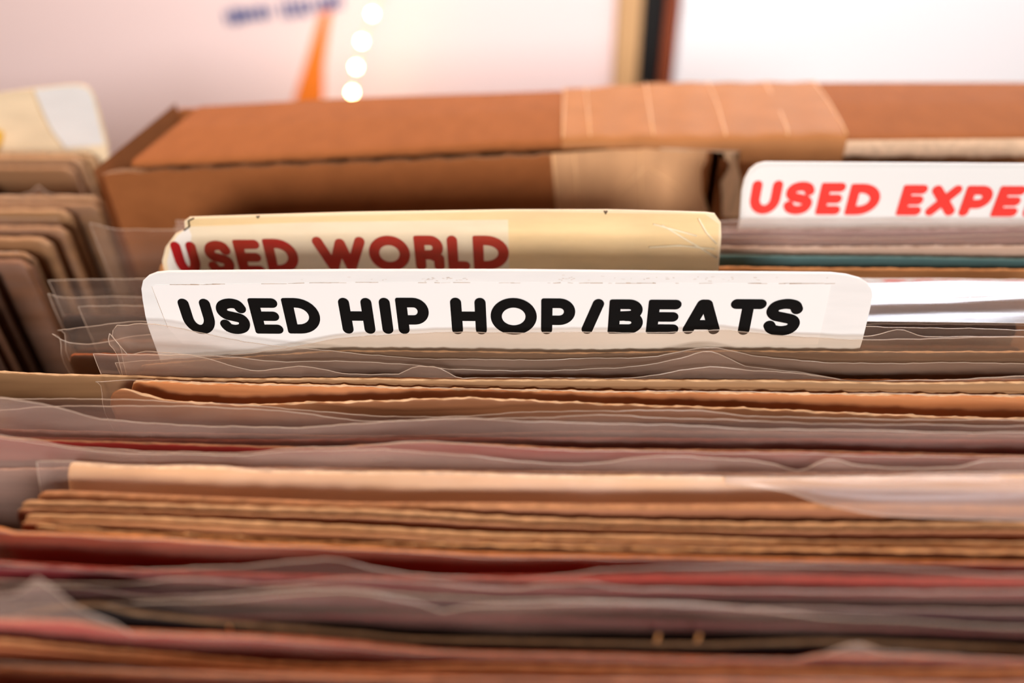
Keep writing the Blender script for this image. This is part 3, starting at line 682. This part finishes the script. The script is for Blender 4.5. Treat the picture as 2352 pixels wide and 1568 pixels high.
for k, (y, dz, dx_, colr, lab) in enumerate(lefts):
    root = empty('record', (LX + dx_, y, BINZ)); tag(root, lab, 'record', LG)
    bm = bmesh.new(); sleeve(bm, dz, y, 0.0, .0042, LX + dx_ - .315, LX + dx_, 300 + k, nx=90)
    link('cardboard_sleeve', bm, card(colr, tuple(min(255, c + 26) for c in colr)), root)
    if k in (1, 5, 7, 10):
        bm = bmesh.new(); cz = [(-400, 0), (0, 0)]
        zf = TOPZ + dz + .004
        P0 = lambda px: None
        # bag a little taller than its sleeve
        d0 = on_y(0, 300, y)
        def topx(px):                       # picture height of the bag top at this depth
            lo, hi = 0, 1568
            for _ in range(40):
                m_ = (lo + hi) / 2
                if on_y(px, m_, y).z > zf: lo = m_
                else: hi = m_
            return lo
        cur = [(px, topx(px)) for px in (-600, -300, 0, 150)]
        if k == 5: cur = [(-600, topx(-600)), (40, topx(40)), (72, topx(72) - 8), (92, topx(92) - 24), (112, topx(112) - 4), (170, topx(170))]
        sheet(bm, cur, y - .0027, 0.0, LX + dx_ - .32, LX + dx_ + .0005, 40 + k, amp=.0006)
        link('plastic_outer_sleeve', bm, [FILM, BEAD], root)

# ---------------------------------------------------------------- bins, table, room
def bin_(name, label, xa, xb, ya, yb, ft=-.14, rt=.008):
    r = empty(name, ((xa + xb) / 2, (ya + yb) / 2, TABLE)); tag(r, label, 'record bin')
    boxobj('bottom', (xa, ya, TABLE), (xb, yb, BINZ - .0005), WOOD, r)
    boxobj('side_panel', (xa, ya, BINZ), (xa + .008, yb, TOPZ - .14), WOOD, r)
    boxobj('side_panel', (xb - rt, ya, BINZ), (xb, yb, TOPZ - .14), WOOD, r)
    boxobj('front_panel', (xa, ya - .01, TABLE), (xb, ya, TOPZ + ft), WOOD, r)
bin_('record_bin', 'dark wooden bin holding the records in front of the cardboard box', -.1955, .300, FRONT - .016, .2765, .009)  # unseen front board raised past the record tops to shade the foreground
bin_('record_bin', 'dark wooden bin at the left holding the tan records and the cream card', LX - .44, -.2040, .12, .392, rt=.0018)
tb = empty('display_table', (0, .3, 0)); tag(tb, 'dark wooden table under the record bins and the cardboard box', 'table')
boxobj('table_top', (-.75, .02, TABLE - .03), (.75, .56, TABLE - .0005), WOOD, tb)
for x in (-.7, .65):
    for y in (.05, .48): boxobj('leg', (x, y, .0005), (x + .05, y + .05, TABLE - .031), WOOD, tb)

def structure(name, lo, hi, mat):
    return tag(boxobj(name, lo, hi, mat), kind='structure')
WALL = plain('white_wall_paint', (240, 236, 236), rough=.7)
PANEL = plain('white_board', (242, 240, 243), rough=.5)
PANEL_PINK = plain('pinkish_white_board', (243, 222, 222), rough=.5)
WY2 = 1.10
structure('floor', (-3, -2.5, -.05), (3, 1.3, 0), plain('floor_boards', (120, 88, 62), rough=.6, var=.2, scale=(3, 30, 3)))
structure('wall_back', (-3, WY2 + .06, 0), (3, WY2 + .16, 3), WALL)
PY = WY2 + .02
def wx(px): return on_y(px, 100, PY).x
panel = empty('display_board', (wx(700), PY, .40)); tag(panel, 'pinkish white board on the back wall with blue lettering and an orange mark', 'board')
boxobj('board', (wx(-900), PY, .40), (wx(1410), PY + .018, 1.28), PANEL_PINK, panel)
pts = [(762, 20), (752, 90), (744, 150), (742, 300), (660, 300), (676, 225), (700, 150), (718, 90), (736, 30)]
bm = bmesh.new(); prism(bm, [on_y(x, y, PY - .001) for x, y in pts], .0008); link('orange_mark', bm, plain('orange_print', (236, 128, 40), rough=.5), panel, smooth=False)
bm = bmesh.new(); rnd = random.Random(21)
for i in range(17):                        # blurred in the photo past reading
    px = 522 + i * 16.2; py = 40 - i * 2.25
    if i in (7,): continue
    q = on_y(px, py, PY); hgt = rnd.choice([.017, .02, .023]); wd = rnd.uniform(.0085, .0105)
    dz = q.z; 
    letter(bm, rnd.choice('IOLIUO'), q.x - wd / 2, q.x + wd / 2, dz - hgt / 2, dz + hgt / 2, .0032, PY - .0012); LAY[0] = 0
bm.normal_update()
for f in bm.faces:
    if f.normal.y > 0: f.normal_flip()
link('lettering', bm, plain('blue_ink', (36, 74, 140), rough=.4), panel, smooth=False)
rb = boxobj('display_board', (wx(1556), PY, .40), (wx(3600), PY + .018, 1.28), PANEL); tag(rb, 'plain white board on the back wall to the right of the dark gap', 'board')
structure('trim_1', (wx(1413), PY - .012, .5), (wx(1466), PY + .03, 2.2), plain('pale_wood', (206, 164, 116), rough=.5, var=.08, scale=(40, 40, 4)))
structure('trim_2', (wx(1468), PY + .012, .5), (wx(1522), PY + .04, 2.2), plain('painted_dark_gap', (16, 14, 14), rough=.6))  # shaded recess between the uprights, painted as a black strip
structure('trim_3', (wx(1524), PY - .006, .5), (wx(1548), PY + .03, 2.2), plain('red_brown_wood', (138, 66, 36), rough=.5, var=.1, scale=(40, 40, 4)))
structure('trim_4', (wx(-900), PY - .05, .36), (wx(3600), PY + .05, .398), plain('purple_grey_ledge', (120, 96, 112), rough=.6))
wa, wb = .05, 1.05
structure('glare_pane_1', (wa, PY + .02, 1.36), (wb, PY + .03, 2.3), plain('added_glow', (235, 240, 255), emit=(235, 242, 255), estr=6))  # unseen glowing pane added to give the plastic its glare
structure('trim_5', (wa - .05, PY, 1.31), (wb + .05, PY + .038, 1.358), WALL)
structure('trim_6', (wa - .05, PY, 2.302), (wb + .05, PY + .038, 2.35), WALL)
BULB = plain('glowing_bulb', (255, 240, 210), emit=(255, 214, 150), estr=60)
st = empty('string_light', tuple(on_y(830, 95, WY2 - .06))); tag(st, 'string of round warm bulbs hanging in front of the pinkish white board', 'string light')
bp = [(905, -85), (880, -27), (855, 32), (831, 95), (818, 154), (809, 212), (805, 270), (806, 330)]
bq = [on_y(x, y, WY2 - .06) for x, y in bp]
bm = bmesh.new(); tube(bm, [p + Vector((0, .006, 0)) for p in [bq[0] + Vector((.1, 0, .6))] + bq], .0012, 6)
link('wire', bm, plain('pale_wire', (230, 214, 190), rough=.5), st)
for p in bq:
    bm = bmesh.new(); bmesh.ops.create_uvsphere(bm, u_segments=16, v_segments=10, radius=.0036, matrix=Matrix.Translation(p)); link('bulb', bm, BULB, st)
